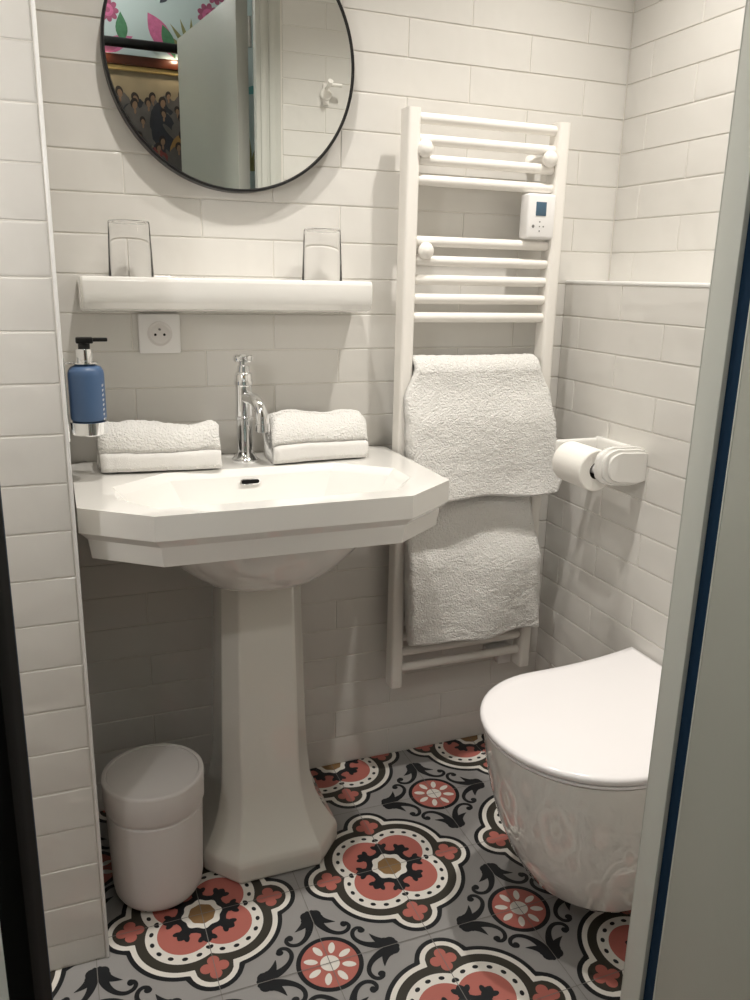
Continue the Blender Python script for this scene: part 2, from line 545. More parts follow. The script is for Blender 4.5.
def rosette(cx, cy):
    star(cx, cy, lambda t: 0.312, 2, 'black', 48)
    star(cx, cy, lambda t: 0.268, 3, 'pink', 48)
    for k in range(8):
        t = k * pi / 4 + pi / 8
        pts = []
        for q in range(16):
            u = 2 * pi * q / 16
            x, y = 0.178 + 0.066 * cos(u), 0.032 * sin(u) * (0.75 + 0.25 * abs(sin(u)))
            pts.append((cx + S * (x * cos(t) - y * sin(t)), cy + S * (x * sin(t) + y * cos(t))))
        PRIM[0] += 1
        fpoly(pts, cx, cy, 4, 'white')
    star(cx, cy, lambda t: 0.090, 5, 'white', 24)
    arm = spline([(0.56, -0.035, 0.040), (0.49, -0.050, 0.040), (0.42, -0.078, 0.032), (0.36, -0.120, 0.025), (0.318, -0.175, 0.022), (0.305, -0.232, 0.021), (0.325, -0.287, 0.021), (0.368, -0.312, 0.020), (0.408, -0.300, 0.018), (0.420, -0.28, 0.014)], 6)
    barb = spline([(0.56, -0.055, 0.050), (0.515, -0.10, 0.036), (0.485, -0.15, 0.020), (0.462, -0.205, 0.002)], 5)
    for k in range(4):
        ax = k * pi / 2
        for fl_ in (-1, 1):
            stroke(cx, cy, arm, ax, fl_, 3, 'black')
            stroke(cx, cy, barb, ax, fl_, 3, 'black')
            for (x, y, a, b, r) in ((0.405, -0.270, 0.036, 0.032, 0.0), (0.612, -0.048, 0.060, 0.058, 0.0), (0.600, -0.022, 0.085, 0.040, 0.0), (0.545, -0.060, 0.07, 0.052, -0.3)):
                y *= -fl_ * -1
                blob(cx, cy, x * cos(ax) - y * sin(ax), x * sin(ax) + y * cos(ax), a, b, ax + r * -fl_ * -1, 3, 'black')


fl.box(XA, XB, YA, YB, -0.05, -0.0016, mi=FM['base'])
for i in range(-5, 3):
    for j in range(-2, 2):
        medallion(MX + 2 * i * S, MY + 2 * j * S)
        rosette(MX + (2 * i + 1) * S, MY + (2 * j + 1) * S)
gw = 0.0007
for i in range(-9, 6):
    x = MX + i * S; fpoly([(x - gw, YA), (x + gw, YA), (x + gw, YB), (x - gw, YB)], 0, 0, 11, 'grout')
    y = MY + i * S; fpoly([(XA, y - gw), (XB, y - gw), (XB, y + gw), (XA, y + gw)], 0, 0, 11, 'grout')
struct(fl.build('floor', smooth=0), 'patterned cement tile floor with pink and black medallions', 'floor')

mb = MB(); mb.box(-1.60, RX + WT, FY, WT, CEIL, CEIL + 0.08)
struct(mb.build('ceiling', M['ceil']), 'white ceiling over the bathroom', 'ceiling')

# hall behind the doorway
mb = MB(); mb.box(-1.9, 1.5, HALL_Y - 0.1, FY2, -0.05, -0.002)
struct(mb.build('floor_hall', M['floorwood']), 'wooden hall floor outside the doorway', 'floor')
mb = MB(); mb.box(-1.9, 1.5, HALL_Y - 0.1, FY2, 2.75, 2.83)
struct(mb.build('ceiling_hall', M['ceil']), 'white hall ceiling', 'ceiling')
wp = MB(); wg = wp.m(M['wpaper'])
wp.box(-1.9, 1.5, HALL_Y - 0.1, HALL_Y, -0.05, 2.76, mi=wg)


def wpoly(pts, col_, d):
    wp.add([(x, HALL_Y + d, z) for x, z in pts], [tuple(range(len(pts)))], wp.m(M[col_]))


def well(cx, cz, a, b, rot, col_, d=0.0006, n=14):
    wpoly([(cx + a * cos(2 * pi * i / n) * cos(rot) - b * sin(2 * pi * i / n) * sin(rot), cz + a * cos(2 * pi * i / n) * sin(rot) + b * sin(2 * pi * i / n) * cos(rot)) for i in range(n)], col_, d)


def wleaf(x, z, l, w, rot, col_, d=0.0006):
    n = 8; up = []; dn = []
    for i in range(n + 1):
        t = i / n; h = w * sin(pi * t) * (1 - 0.35 * t)
        up.append((x + l * t * cos(rot) - h * sin(rot), z + l * t * sin(rot) + h * cos(rot)))
        dn.append((x + l * t * cos(rot) + h * sin(rot), z + l * t * sin(rot) - h * cos(rot)))
    LZ[0] += 1
    d += (LZ[0] % 40) * 8e-6
    wpoly([up[0], up[1], dn[1]], col_, d)
    for i in range(1, n - 1): wpoly([up[i], up[i + 1], dn[i + 1], dn[i]], col_, d)
    wpoly([up[n - 1], up[n], dn[n - 1]], col_, d)


LZ = [0]


def motif(x, z):
    for (dx, dz, s) in ((0.0, 0.0, 0.036), (0.075, -0.03, 0.034), (0.035, 0.09, 0.034)):
        for k in range(9):
            t = 2 * pi * k / 9
            well(x + dx + s * 0.9 * cos(t), z + dz + s * 0.9 * sin(t), s * 0.45, s * 0.33, t, 'wp_rose', 0.0008)
        well(x + dx, z + dz, s * 0.72, s * 0.72, 0, 'wp_pink', 0.001)
        well(x + dx, z + dz, s * 0.3, s * 0.3, 0, 'wp_rose', 0.0012)
    for k in range(9):
        t = pi / 2 + (k - 4) * 0.33
        wleaf(x - 0.075, z - 0.17, 0.15, 0.012, t, 'wp_olive')
    for (dx, dz, l, w, rr, c) in ((-0.26, -0.02, 0.2, 0.05, -1.0, 'wp_pink'), (-0.2, -0.06, 0.14, 0.03, -1.2, 'wp_green'), (0.03, -0.19, 0.16, 0.035, 0.45, 'wp_pink'),
                                  (0.13, -0.15, 0.12, 0.03, 1.6, 'wp_green'), (0.02, -0.17, 0.10, 0.03, 0.1, 'wp_rose'), (0.18, 0.09, 0.09, 0.014, 0.9, 'wp_branch'),
                                  (0.22, 0.09, 0.10, 0.016, 1.2, 'wp_branch'), (0.26, 0.10, 0.10, 0.016, 0.7, 'wp_branch'), (-0.1, 0.16, 0.1, 0.02, 0.4, 'wp_teal')):
        wleaf(x + dx, z + dz, l, w, rr, c, 0.0010)
    br = [(x - 0.24, z + 0.16), (x - 0.20, z + 0.10), (x - 0.17, z + 0.06), (x - 0.20, z + 0.03)]
    for i in range(3):
        (xa, za), (xb, zb) = br[i], br[i + 1]
        wleaf(xa, za, sqrt((xb - xa) ** 2 + (zb - za) ** 2) * 1.25, 0.016, atan2(zb - za, xb - xa), 'wp_branch', 0.0014)


for i in range(-4, 4):
    for j in range(0, 6):
        motif(0.045 + i * 0.50 + (0.0 if j % 2 == 0 else 0.25), 2.335 - (j - 1) * 0.46)
struct(wp.build('wall_hall', smooth=0), 'hall wall with floral wallpaper, seen in the mirror', 'wall')
for x0, x1 in ((-1.98, -1.9), (1.5, 1.58)):
    mb = MB(); mb.box(x0, x1, HALL_Y - 0.1, FY2, -0.05, 2.76)
    struct(mb.build('wall_hall_side', M['wpaper']), 'plain end wall of the hall', 'wall')
for x0, x1 in ((-1.9, -1.60), (RX + WT, 1.5)):
    mb = MB(); mb.box(x0, x1, FY2, FY2 + 0.08, -0.05, 2.76)
    struct(mb.build('wall_hall_return', M['wpaper']), 'plain hall wall beside the bathroom', 'wall')

# ------------------------------------------------------------------ washbasin on its pedestal
SX = -0.0885


def octo(hw, yb, yf, fx, fy, bx, by, z, cx=SX):
    """octagon ring: back corners cut by bx/by, front corners by fx/fy"""
    return [(cx - hw, yf + fy, z), (cx - hw + fx, yf, z), (cx + hw - fx, yf, z), (cx + hw, yf + fy, z),
            (cx + hw, yb - by, z), (cx + hw - bx, yb, z), (cx - hw + bx, yb, z), (cx - hw, yb - by, z)]


sink = thing('pedestal_sink', 'white angular pedestal washbasin with a chamfered front below the mirror', 'sink', (SX, -0.2, 0))
mb = MB()
W_ = -0.001
rings = [octo(0.236, -0.024, -0.392, 0.06, 0.06, 0.03, 0.02, 0.754),
         octo(0.333, W_, -0.436, 0.112, 0.086, 0.03, 0.02, 0.753),
         octo(0.338, W_, -0.441, 0.113, 0.087, 0.03, 0.02, 0.790),
         octo(0.3525, W_, -0.453, 0.118, 0.090, 0.03, 0.02, 0.805),
         octo(0.3525, W_, -0.453, 0.118, 0.090, 0.03, 0.02, 0.850),
         octo(0.2850, -0.150, -0.408, 0.062, 0.085, 0.105, 0.085, 0.850),
         octo(0.2700, -0.163, -0.396, 0.060, 0.080, 0.100, 0.080, 0.836),
         octo(0.2150, -0.190, -0.362, 0.055, 0.062, 0.080, 0.062, 0.755),
         octo(0.1400, -0.215, -0.330, 0.045, 0.040, 0.060, 0.040, 0.722),
         octo(0.0300, -0.262, -0.288, 0.010, 0.008, 0.010, 0.008, 0.714)]
mb.loft(rings, cap0=False)
rings = []
for (z, a, yf) in ((0.633, 0.070, -0.285), (0.6345, 0.095, -0.305), (0.642, 0.118, -0.322), (0.656, 0.142, -0.340), (0.675, 0.166, -0.356), (0.698, 0.190, -0.370), (0.725, 0.216, -0.386), (0.757, 0.245, -0.402)):
    yb = -0.02 if z > 0.65 else -0.06
    rings.append([(x, y, z) for x, y in superellipse(SX, (yf + yb) / 2, a, (yb - yf) / 2, 48, 2.7)])
mb.loft(rings, cap1=False)
basin = mb.build('basin', M['ceramic'], sink, bevel=0.0085)
mb = MB()
rings = [octo(0.148, -0.055, -0.350, 0.062, 0.070, 0.03, 0.03, 0.0),
         octo(0.151, -0.055, -0.353, 0.062, 0.070, 0.03, 0.03, 0.006),
         octo(0.151, -0.055, -0.353, 0.062, 0.070, 0.03, 0.03, 0.040),
         octo(0.148, -0.058, -0.349, 0.060, 0.068, 0.03, 0.03, 0.050),
         octo(0.140, -0.062, -0.339, 0.056, 0.064, 0.03, 0.03, 0.060),
         octo(0.124, -0.070, -0.317, 0.048, 0.057, 0.03, 0.03, 0.084),
         octo(0.110, -0.078, -0.297, 0.041, 0.050, 0.03, 0.03, 0.118),
         octo(0.100, -0.084, -0.282, 0.036, 0.046, 0.03, 0.03, 0.165),
         octo(0.0955, -0.088, -0.272, 0.033, 0.044, 0.03, 0.03, 0.225),
         octo(0.0935, -0.090, -0.267, 0.031, 0.042, 0.03, 0.03, 0.290),
         octo(0.085, -0.095, -0.257, 0.028, 0.040, 0.03, 0.03, 0.600),
         octo(0.085, -0.095, -0.257, 0.028, 0.040, 0.03, 0.03, 0.640)]
mb.loft(rings)
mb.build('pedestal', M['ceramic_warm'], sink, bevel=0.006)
mb = MB()   # overflow slot in the rear basin wall
OX, OZ = -0.098, 0.826
for (hw, hh, y, m_) in ((0.0215, 0.0072, -0.1745, 'chrome'), (0.0185, 0.0046, -0.1752, 'hole')):
    pts = []
    for i in range(24):
        t = 2 * pi * i / 24
        px = (hw - hh) * (1 if cos(t) > 0 else -1) + hh * cos(t)
        pts.append((px, hh * sin(t)))
    tilt = 0.33
    mb.loft([[(OX + a, y + 0.006 - tilt * b + 0.0, OZ + b) for a, b in pts], [(OX + a, y - tilt * b, OZ + b) for a, b in pts]], mi=mb.m(M[m_]))
o = mb.build('overflow_slot', None, sink)
o.location = (0.0, 0.0012, 0.0); o['label'] = 'dark overflow slot with metal rim'
mb = MB(); mb.lathe([(0.03, 0.0), (0.032, 0.003), (0.028, 0.006), (0.012, 0.008), (0.0, 0.009)], (SX, -0.275, 0.713), n=32)
mb.build('drain_plug', M['chrome'], sink)

# ------------------------------------------------------------------ faucet
FX, FYC, FZ = -0.0885, -0.083, 0.850
fa = thing('faucet', 'traditional chrome pillar tap with cross handle standing on the washbasin', 'faucet', (FX, FYC, FZ))
c = (FX, FYC, FZ)
mb = MB()
mb.lathe([(0.027, 0.0), (0.028, 0.002), (0.0275, 0.006), (0.023, 0.010), (0.0185, 0.018), (0.0172, 0.024), (0.0172, 0.090), (0.0195, 0.091), (0.0195, 0.097), (0.0178, 0.099),
          (0.0178, 0.160), (0.0185, 0.164), (0.0205, 0.166), (0.0205, 0.173), (0.0190, 0.175), (0.0186, 0.186), (0.0165, 0.190), (0.0135, 0.192), (0.0130, 0.204), (0.0100, 0.206), (0.0100, 0.212), (0.0, 0.212)], c, n=40)
mb.build('body', M['chrome'], fa)
mb = MB()
SA = Vector((0.36, -0.93, 0)).normalized()
sp = lambda d, h: tuple(Vector((FX, FYC, FZ + h)) + SA * d)
mb.tube(spline([sp(0.006, 0.138), sp(0.028, 0.139), sp(0.050, 0.131), sp(0.064, 0.114), sp(0.067, 0.090)], 8), 0.0135, n=24)
mb.build('spout', M['chrome'], fa)
mb = MB()
mb.lathe([(0.0125, 0.080), (0.0155, 0.079), (0.0155, 0.063), (0.0120, 0.061), (0.0, 0.061)], (sp(0.067, 0)[0], sp(0.067, 0)[1], FZ + 0.012), n=28)
mb.build('aerator', M['chrome'], fa)
mb = MB()
mb.lathe([(0.008, 0.212), (0.011, 0.215), (0.011, 0.224), (0.006, 0.229), (0.0, 0.230)], c, n=24)
for k in range(4):
    a = 0.5 + k * pi / 2
    d = Vector((cos(a), sin(a), 0))
    p0 = Vector(c) + Vector((0, 0, 0.2195))
    mb.tube([p0 + d * 0.005, p0 + d * 0.012, p0 + d * 0.017, p0 + d * 0.021, p0 + d * 0.0225], [0.0050, 0.0050, 0.0070, 0.0066, 0.003], n=14)
mb.build('cross_handle', M['chrome'], fa)


# ------------------------------------------------------------------ folded hand towels on the basin
def sheet_outline(path, th, nend=6):
    """closed outline around a 2D path with rounded ends"""
    L, Rr = [], []
    n = len(path)
    for i in range(n):
        a, b = path[max(i - 1, 0)], path[min(i + 1, n - 1)]
        dx, dy = b[0] - a[0], b[1] - a[1]; l = sqrt(dx * dx + dy * dy) or 1
        nx, ny = -dy / l, dx / l
        L.append((path[i][0] + nx * th / 2, path[i][1] + ny * th / 2)); Rr.append((path[i][0] - nx * th / 2, path[i][1] - ny * th / 2))

    def endcap(c, frm):
        out = []
        t0 = atan2(frm[1] - c[1], frm[0] - c[0])
        for k in range(1, nend):
            t = t0 - pi * k / nend
            out.append((c[0] + th / 2 * cos(t), c[1] + th / 2 * sin(t)))
        return out
    return L + endcap(path[-1], L[-1]) + Rr[::-1] + endcap(path[0], Rr[0])


def fuzz(p, amp, sc):
    v = Vector(p) * sc
    return amp * noise.noise(v)


def hand_towel(x0, x1, yc, zb, depth, hgt, seed, skew, label):
    th = 0.019
    f, b = yc - depth / 2 + th / 2, yc + depth / 2 - th / 2     # front (towards the room) and back
    z0 = zb + th / 2 + 0.0015
    zt = zb + hgt - th / 2
    zm = (z0 + zt) / 2
    rr = (zt - z0) / 2
    path = []
    path += [(f + 0.020 + (b - f - rr - 0.020) * k / 9, z0) for k in range(10)]
    path += [(b - rr + rr * sin(pi * k / 10), z0 + rr - rr * cos(pi * k / 10)) for k in range(1, 10)]
    path += [(b - rr - (b - rr - f - rr) * k / 9, zt + 0.002 * sin(k * 0.35)) for k in range(10)]
    path += [(f + rr - rr * sin(pi * 0.5 * k / 6), zt - rr + rr * cos(pi * 0.5 * k / 6)) for k in range(1, 7)]
    path += [(f + (0.0045 if k == 2 else -0.002), zt - rr * 0.85 - (zt - rr * 0.85 - z0) * k / 7) for k in range(1, 8)]
    path = [(y, max(z, z0)) for (y, z) in path]
    ol = sheet_outline(path, th)
    nx = 64
    rings = []
    for i in range(nx + 1):
        t = i / nx
        e = min(t, 1 - t)
        sc = 1.0 - 0.10 * max(0, 1 - e / 0.05) ** 2
        x = x0 + (x1 - x0) * t
        ring = []
        for (y, z) in ol:
            yy = yc + (y - yc) * sc + skew * (t - 0.5)
            zz = zb + 0.0015 + (z - zb) * (sc if z > zb + th else 1)
            v = Vector((x * 1.0 + seed, yy, zz))
            dz = 0.010 * noise.noise(v * 11) + 0.0026 * noise.noise(v * 50) + 0.0013 * noise.noise(v * 190)
            k = (zz - zb) / hgt
            zz += dz * (0.15 + k) + 0.006 * k * sin(t * 5 + seed) * 0.6
            yy += (0.009 * noise.noise(v * 13 + Vector((9, 3, 1))) + 0.0013 * noise.noise(v * 170)) * (0.3 + k)
            xx = x + 0.006 * noise.noise(Vector((yy * 25, zz * 25, seed))) * (1 if e < 0.12 else 0)
            ring.append((xx, yy, max(zz, zb + 0.0008)))
        rings.append(ring)
    mb = MB()
    mt, mbnd = mb.m(M['towel']), mb.m(M['towelband'])
    mb.loft(rings, mi=mt)
    nf = len(ol)
    for i in range(len(mb.f) - 2):              # flat woven border along the front edge
        k = i % nf
        if 47 <= k <= 51: mb.mi[i] = mbnd
    # the two ends triangulate badly as one n-gon: rebuild them as strips
    mb.f = mb.f[:-2]; mb.mi = mb.mi[:-2]
    n = len(path)
    for base in (0, nx * nf):
        for k in range(n - 1):
            a, b2 = base + k, base + k + 1
            ra = base + n + 5 + (n - 1 - k); rb = base + n + 5 + (n - 2 - k)
            mb.face((a, b2, rb, ra), mt)
        mb.face([base + n - 1 + q for q in range(0, 7)], mt)
        mb.face([base + 2 * n + 4 + q for q in range(0, 6)] + [base], mt)
    return tag(mb.build('hand_towel', smooth=180), label, 'towel', 'folded hand towels on the washbasin')


hand_towel(-0.388, -0.154, -0.092, 0.850, 0.112, 0.093, 2.0, -0.024, 'folded white hand towel on the washbasin between the blue dispenser and the tap')
hand_towel(-0.040, 0.176, -0.086, 0.850, 0.112, 0.098, 5.3, 0.012, 'folded white hand towel on the washbasin between the tap and the radiator')

# ------------------------------------------------------------------ soap dispenser and its bracket
BX, BY = -0.404, -0.170
sd = thing('soap_dispenser', 'blue pump soap bottle hanging on the side of the tiled pier', 'soap dispenser', (BX, BY, 0.958))
mb = MB()
mb.lathe([(0.028, 0.967), (0.0315, 0.969), (0.0325, 0.973), (0.0325, 1.052), (0.0315, 1.060), (0.027, 1.067), (0.018, 1.071), (0.014, 1.073), (0.0, 1.073)], (BX, BY, 0), n=48)
mb.build('bottle', M['blue'], sd)
mb = MB(); mb.lathe([(0.0150, 1.073), (0.0150, 1.098), (0.0142, 1.1), (0.0, 1.1)], (BX, BY, 0), n=32)
o = mb.build('collar', M['chrome'], sd); o['label'] = 'chrome collar'
mb = MB()
mb.lathe([(0.0105, 1.1), (0.0105, 1.114), (0.0, 1.114)], (BX, BY, 0), n=28)
mb.box(BX - 0.014, BX + 0.016, BY - 0.011, BY + 0.011, 1.110, 1.121, bev=0.002)
mb.box(BX + 0.010, BX + 0.042, BY - 0.006, BY + 0.006, 1.113, 1.120, bev=0.002)
o = mb.build('pump_head', M['blackplastic'], sd); o['label'] = 'black pump head with a nozzle'
mb = MB()       # pale vertical lettering strokes along the bottle's edge
random.seed(3)
for k in range(8):
    z = 1.034 - k * 0.009
    for (da, dz, wa, hz) in ((0.0, 0.0, 0.03, 0.0035), (0.09, 0.001, 0.02, 0.0028)):
        ring = []
        for q in range(4):
            aa = -0.62 + da + (wa if q in (1, 2) else -wa); zz = z + dz + (hz if q > 1 else -hz) * 0.6
            ring.append((BX + 0.0327 * cos(aa), BY + 0.0327 * sin(aa), zz))
        mb.add(ring, [(0, 1, 2, 3)])
mb.build('lettering', M['plastic'], sd)
br = thing('dispenser_bracket', 'chrome wall bracket cradling the blue soap bottle', 'bracket', (PX, BY, 0.93))
mb = MB()
mb.lathe([(0.0, 0.941), (0.0315, 0.941), (0.0335, 0.943), (0.0345, 0.9655), (0.0335, 0.966), (0.030, 0.9665), (0.0, 0.9665)], (BX, BY, 0), n=40)
mb.build('cup', M['chrome'], br)
mb = MB()
mb.box(PX, PX + 0.006, BY - 0.018, BY + 0.018, 0.930, 1.085, bev=0.0015)
mb.build('back_plate', M['chrome'], br)
mb = MB()
prof = [(0.0155, 1.0735), (0.0235, 1.0735), (0.0235, 1.0765), (0.0155, 1.0765), (0.0155, 1.0735)]
mb.lathe(prof, (BX, BY, 0), n=36, cap0=False, cap1=False)
mb.box(PX + 0.004, BX - 0.016, BY - 0.014, BY + 0.014, 1.0735, 1.0765, bev=0.0008)
mb.build('neck_ring', M['chrome'], br)

# ------------------------------------------------------------------ shelf and glasses
mb = MB()
x0, x1, yb, yf = -0.397, 0.180, -0.0008, -0.128
prof = [(yb, 1.163), (yf + 0.034, 1.165), (yf + 0.014, 1.170), (yf + 0.003, 1.182), (yf, 1.198), (yf + 0.001, 1.222), (yf + 0.004, 1.229), (yf + 0.010, 1.2305), (yf + 0.018, 1.226), (yb, 1.225)]
rings = []
for (x, s, dz) in ((x0 + 0.012, 0.86, 0.004), (x0 + 0.003, 0.96, 0.001), (x0, 1.0, 0), (x1, 1.0, 0), (x1 - 0.003 + 0.006, 0.96, 0.001), (x1 + 0.0, 0.86, 0.004)):
    rings.append([(x, yb + (y - yb) * s, 1.198 + (z - 1.198) * (1 if s == 1 else s)) for (y, z) in prof])
rings[4] = [(x1 + 0.004, p[1], p[2]) for p in rings[4]]
rings[5] = [(x1 + 0.006, yb + (p[1] - yb) * 0.9, p[2]) for p in rings[5]]
rings[0] = [(x0 - 0.006, yb + (p[1] - yb) * 0.9, p[2]) for p in rings[0]]
rings[1] = [(x0 - 0.004, p[1], p[2]) for p in rings[1]]
mb.loft(rings)
tag(mb.build('wall_shelf', M['ceramic'], smooth=50, bevel=0.002), 'white ceramic wall shelf with a rounded lip under the mirror', 'shelf')


def tumbler(x, y, label):
    z = 1.2258
    mb = MB()
    H, rb, rt = 0.108, 0.0430, 0.0385
    out = [(rb - 0.0004, 0.0), (rb, 0.0005), (rt + 0.0003, H - 0.003), (rt - 0.0015, H - 0.0004), (rt - 0.004, H), (0.0, H)]
    inn = [(0.0, H - 0.0035), (rt - 0.004, H - 0.0035), (rt - 0.0010, H - 0.006), (rb - 0.0008, 0.0005), (rb - 0.0005, 0.0)]
    mb.lathe(out[::1] + inn, (x, y, z), n=56, cap0=False, cap1=False)
    return tag(mb.build('drinking_glass', M['glass'], smooth=50), label, 'glass', 'upturned tumblers on the wall shelf')


tumbler(-0.303, -0.070, 'upturned clear tumbler at the left end of the shelf, above the socket')
tumbler(0.088, -0.070, 'upturned clear tumbler at the right end of the shelf, nearest the radiator')

# ------------------------------------------------------------------ wall socket
so = thing('power_socket', 'square white wall socket with round recess under the shelf', 'socket', (-0.247, 0, 1.115))
cx, cz = -0.247, 1.1155
mb = MB(); mb.box(cx - 0.0425, cx + 0.0425, -0.009, -0.0002, cz - 0.0405, cz + 0.0405, bev=0.0025)
mb.build('plate', M['plastic'], so)
mb = MB()
mb.lathe([(0.0255, -0.0088), (0.0255, -0.0102), (0.0235, -0.0106), (0.0225, -0.0096), (0.0190, -0.0093), (0.0185, -0.0096), (0.0, -0.0096)], (cx, 0, cz), axis='y', n=48, cap0=False)
mb.build('socket_insert', M['bin'], so)
mb = MB()
for (dx, dz, r) in ((-0.0092, -0.002, 0.0027), (0.0092, -0.002, 0.0027)):
    mb.lathe([(r, -0.0094), (r, -0.0101), (0.0, -0.0101)], (cx + dx, 0, cz + dz), axis='y', n=16)
o = mb.build('contact_holes', M['hole'], so)
mb = MB(); mb.lathe([(0.0022, -0.0094), (0.0022, -0.019), (0.0012, -0.0205), (0.0, -0.0205)], (cx - 0.0005, 0, cz + 0.0092), axis='y', n=16)
mb.build('earth_pin', M['button'], so)

# ------------------------------------------------------------------ round mirror
MCX, MCZ, MR = -0.081, 1.651, 0.250
mi = thing('round_mirror', 'large round mirror with a thin black frame above the shelf', 'mirror', (MCX, 0, MCZ))
mb = MB()
mb.lathe([(MR - 0.006, -0.001), (MR, -0.001), (MR, -0.031), (MR - 0.0012, -0.0325), (MR - 0.0042, -0.0325), (MR - 0.0052, -0.030), (MR - 0.006, -0.028), (MR - 0.006, -0.001)], (MCX, 0, MCZ), axis='y', n=128, cap0=False, cap1=False)
mb.build('frame', M['black'], mi)
mb = MB()
mb.lathe([(0.0, -0.004), (MR - 0.0062, -0.004), (MR - 0.0062, -0.0285), (0.0, -0.0285)], (MCX, 0, MCZ), axis='y', n=128, cap0=False, cap1=False)
mb.build('mirror_glass', M['mirror'], mi)

# ------------------------------------------------------------------ towel radiator
ra = thing('towel_radiator', 'tall white ladder towel radiator on the wall right of the sink', 'radiator', (0.465, -0.065, 0.24))
PXL, PXR, PW = 0.270, 0.640, 0.031
for x in (PXL, PXR):
    mb = MB()
    n = 18; ring = []
    for i in range(n):      # D profile: rounded front
        t = pi + pi * i / (n - 1)
        ring.append((x + PW / 2 + PW / 2 * math.copysign(abs(cos(t)) ** 0.45, cos(t)), -0.072 + 0.014 * math.copysign(abs(sin(t)) ** 0.6, sin(t))))
    ring += [(x + PW, -0.047), (x, -0.047)]
    mb.loft([[(a, b, z) for a, b in ring] for z in (0.242, 0.2425, 1.583, 1.584)])
    mb.build('post', M['enamel'], ra, smooth=50)
BARZ = [1.567, 1.525, 1.485, 1.444, 1.318, 1.277, 1.236, 1.195, 1.154, 1.028, 0.987, 0.946, 0.905, 0.864, 0.700, 0.659, 0.618, 0.577, 0.536, 0.495, 0.454, 0.413, 0.372, 0.331, 0.288]
bar0 = None
for z in BARZ:
    if bar0 is None:
        mb = MB()
        mb.lathe([(0.0102, 0.0), (0.0112, 0.004), (0.0112, PXR - PXL - PW - 0.004), (0.0102, PXR - PXL - PW)], (PXL + PW, -0.067, z), axis='x', n=24)
        bar0 = mb.build('bar', M['enamel'], ra)
        zfirst = z
    else:
        b = bar0.copy(); COL.objects.link(b); b.parent = ra; b.location = (0, 0, z - zfirst)


def bracket(x, z, ball=True):
    mb = MB()
    mb.lathe([(0.018, -0.001), (0.018, -0.006), (0.010, -0.010), (0.010, -0.066), (0.010, -0.080)], (x, 0, z), axis='y', n=28)
    mb.lathe([(0.009, -0.076), (0.0165, -0.078), (0.0180, -0.083), (0.0175, -0.088), (0.014, -0.094), (0.008, -0.097), (0.0, -0.098)], (x, 0, z), axis='y', n=32)
    return mb.build('wall_bracket', M['enamel'], ra)


bracket(0.312, 1.505); bracket(0.622, 1.505); bracket(0.322, 1.2975)
th = MB(); th.box(0.568, 0.6405, -0.094, -0.056, 1.3320, 1.4300, bev=0.006, seg=3)
tho = th.build('thermostat', M['plastic'], ra)
mb = MB(); mb.box(0.588, 0.615, -0.0952, -0.0935, 1.382, 1.412, bev=0.0006)
mb.build('display', M['lcd'], tho)
mb = MB()
for (dx, dz, r) in ((0.583, 1.359, 0.0034), (0.600, 1.369, 0.0017), (0.600, 1.349, 0.0017), (0.610, 1.359, 0.0017), (0.600, 1.359, 0.0014)):
    mb.lathe([(r, -0.0935), (r, -0.0948), (0.0, -0.0948)], (dx, 0, dz), axis='y', n=14)
mb.build('buttons', M['button'], tho)
mb = MB(); mb.box(0.575, 0.645, -0.030, -0.002, 0.258, 0.280, bev=0.002); mb.box(0.612, 0.65, -0.024, -0.002, 0.226, 0.258, bev=0.002)
mb.build('cable_box', M['plastic'], ra)


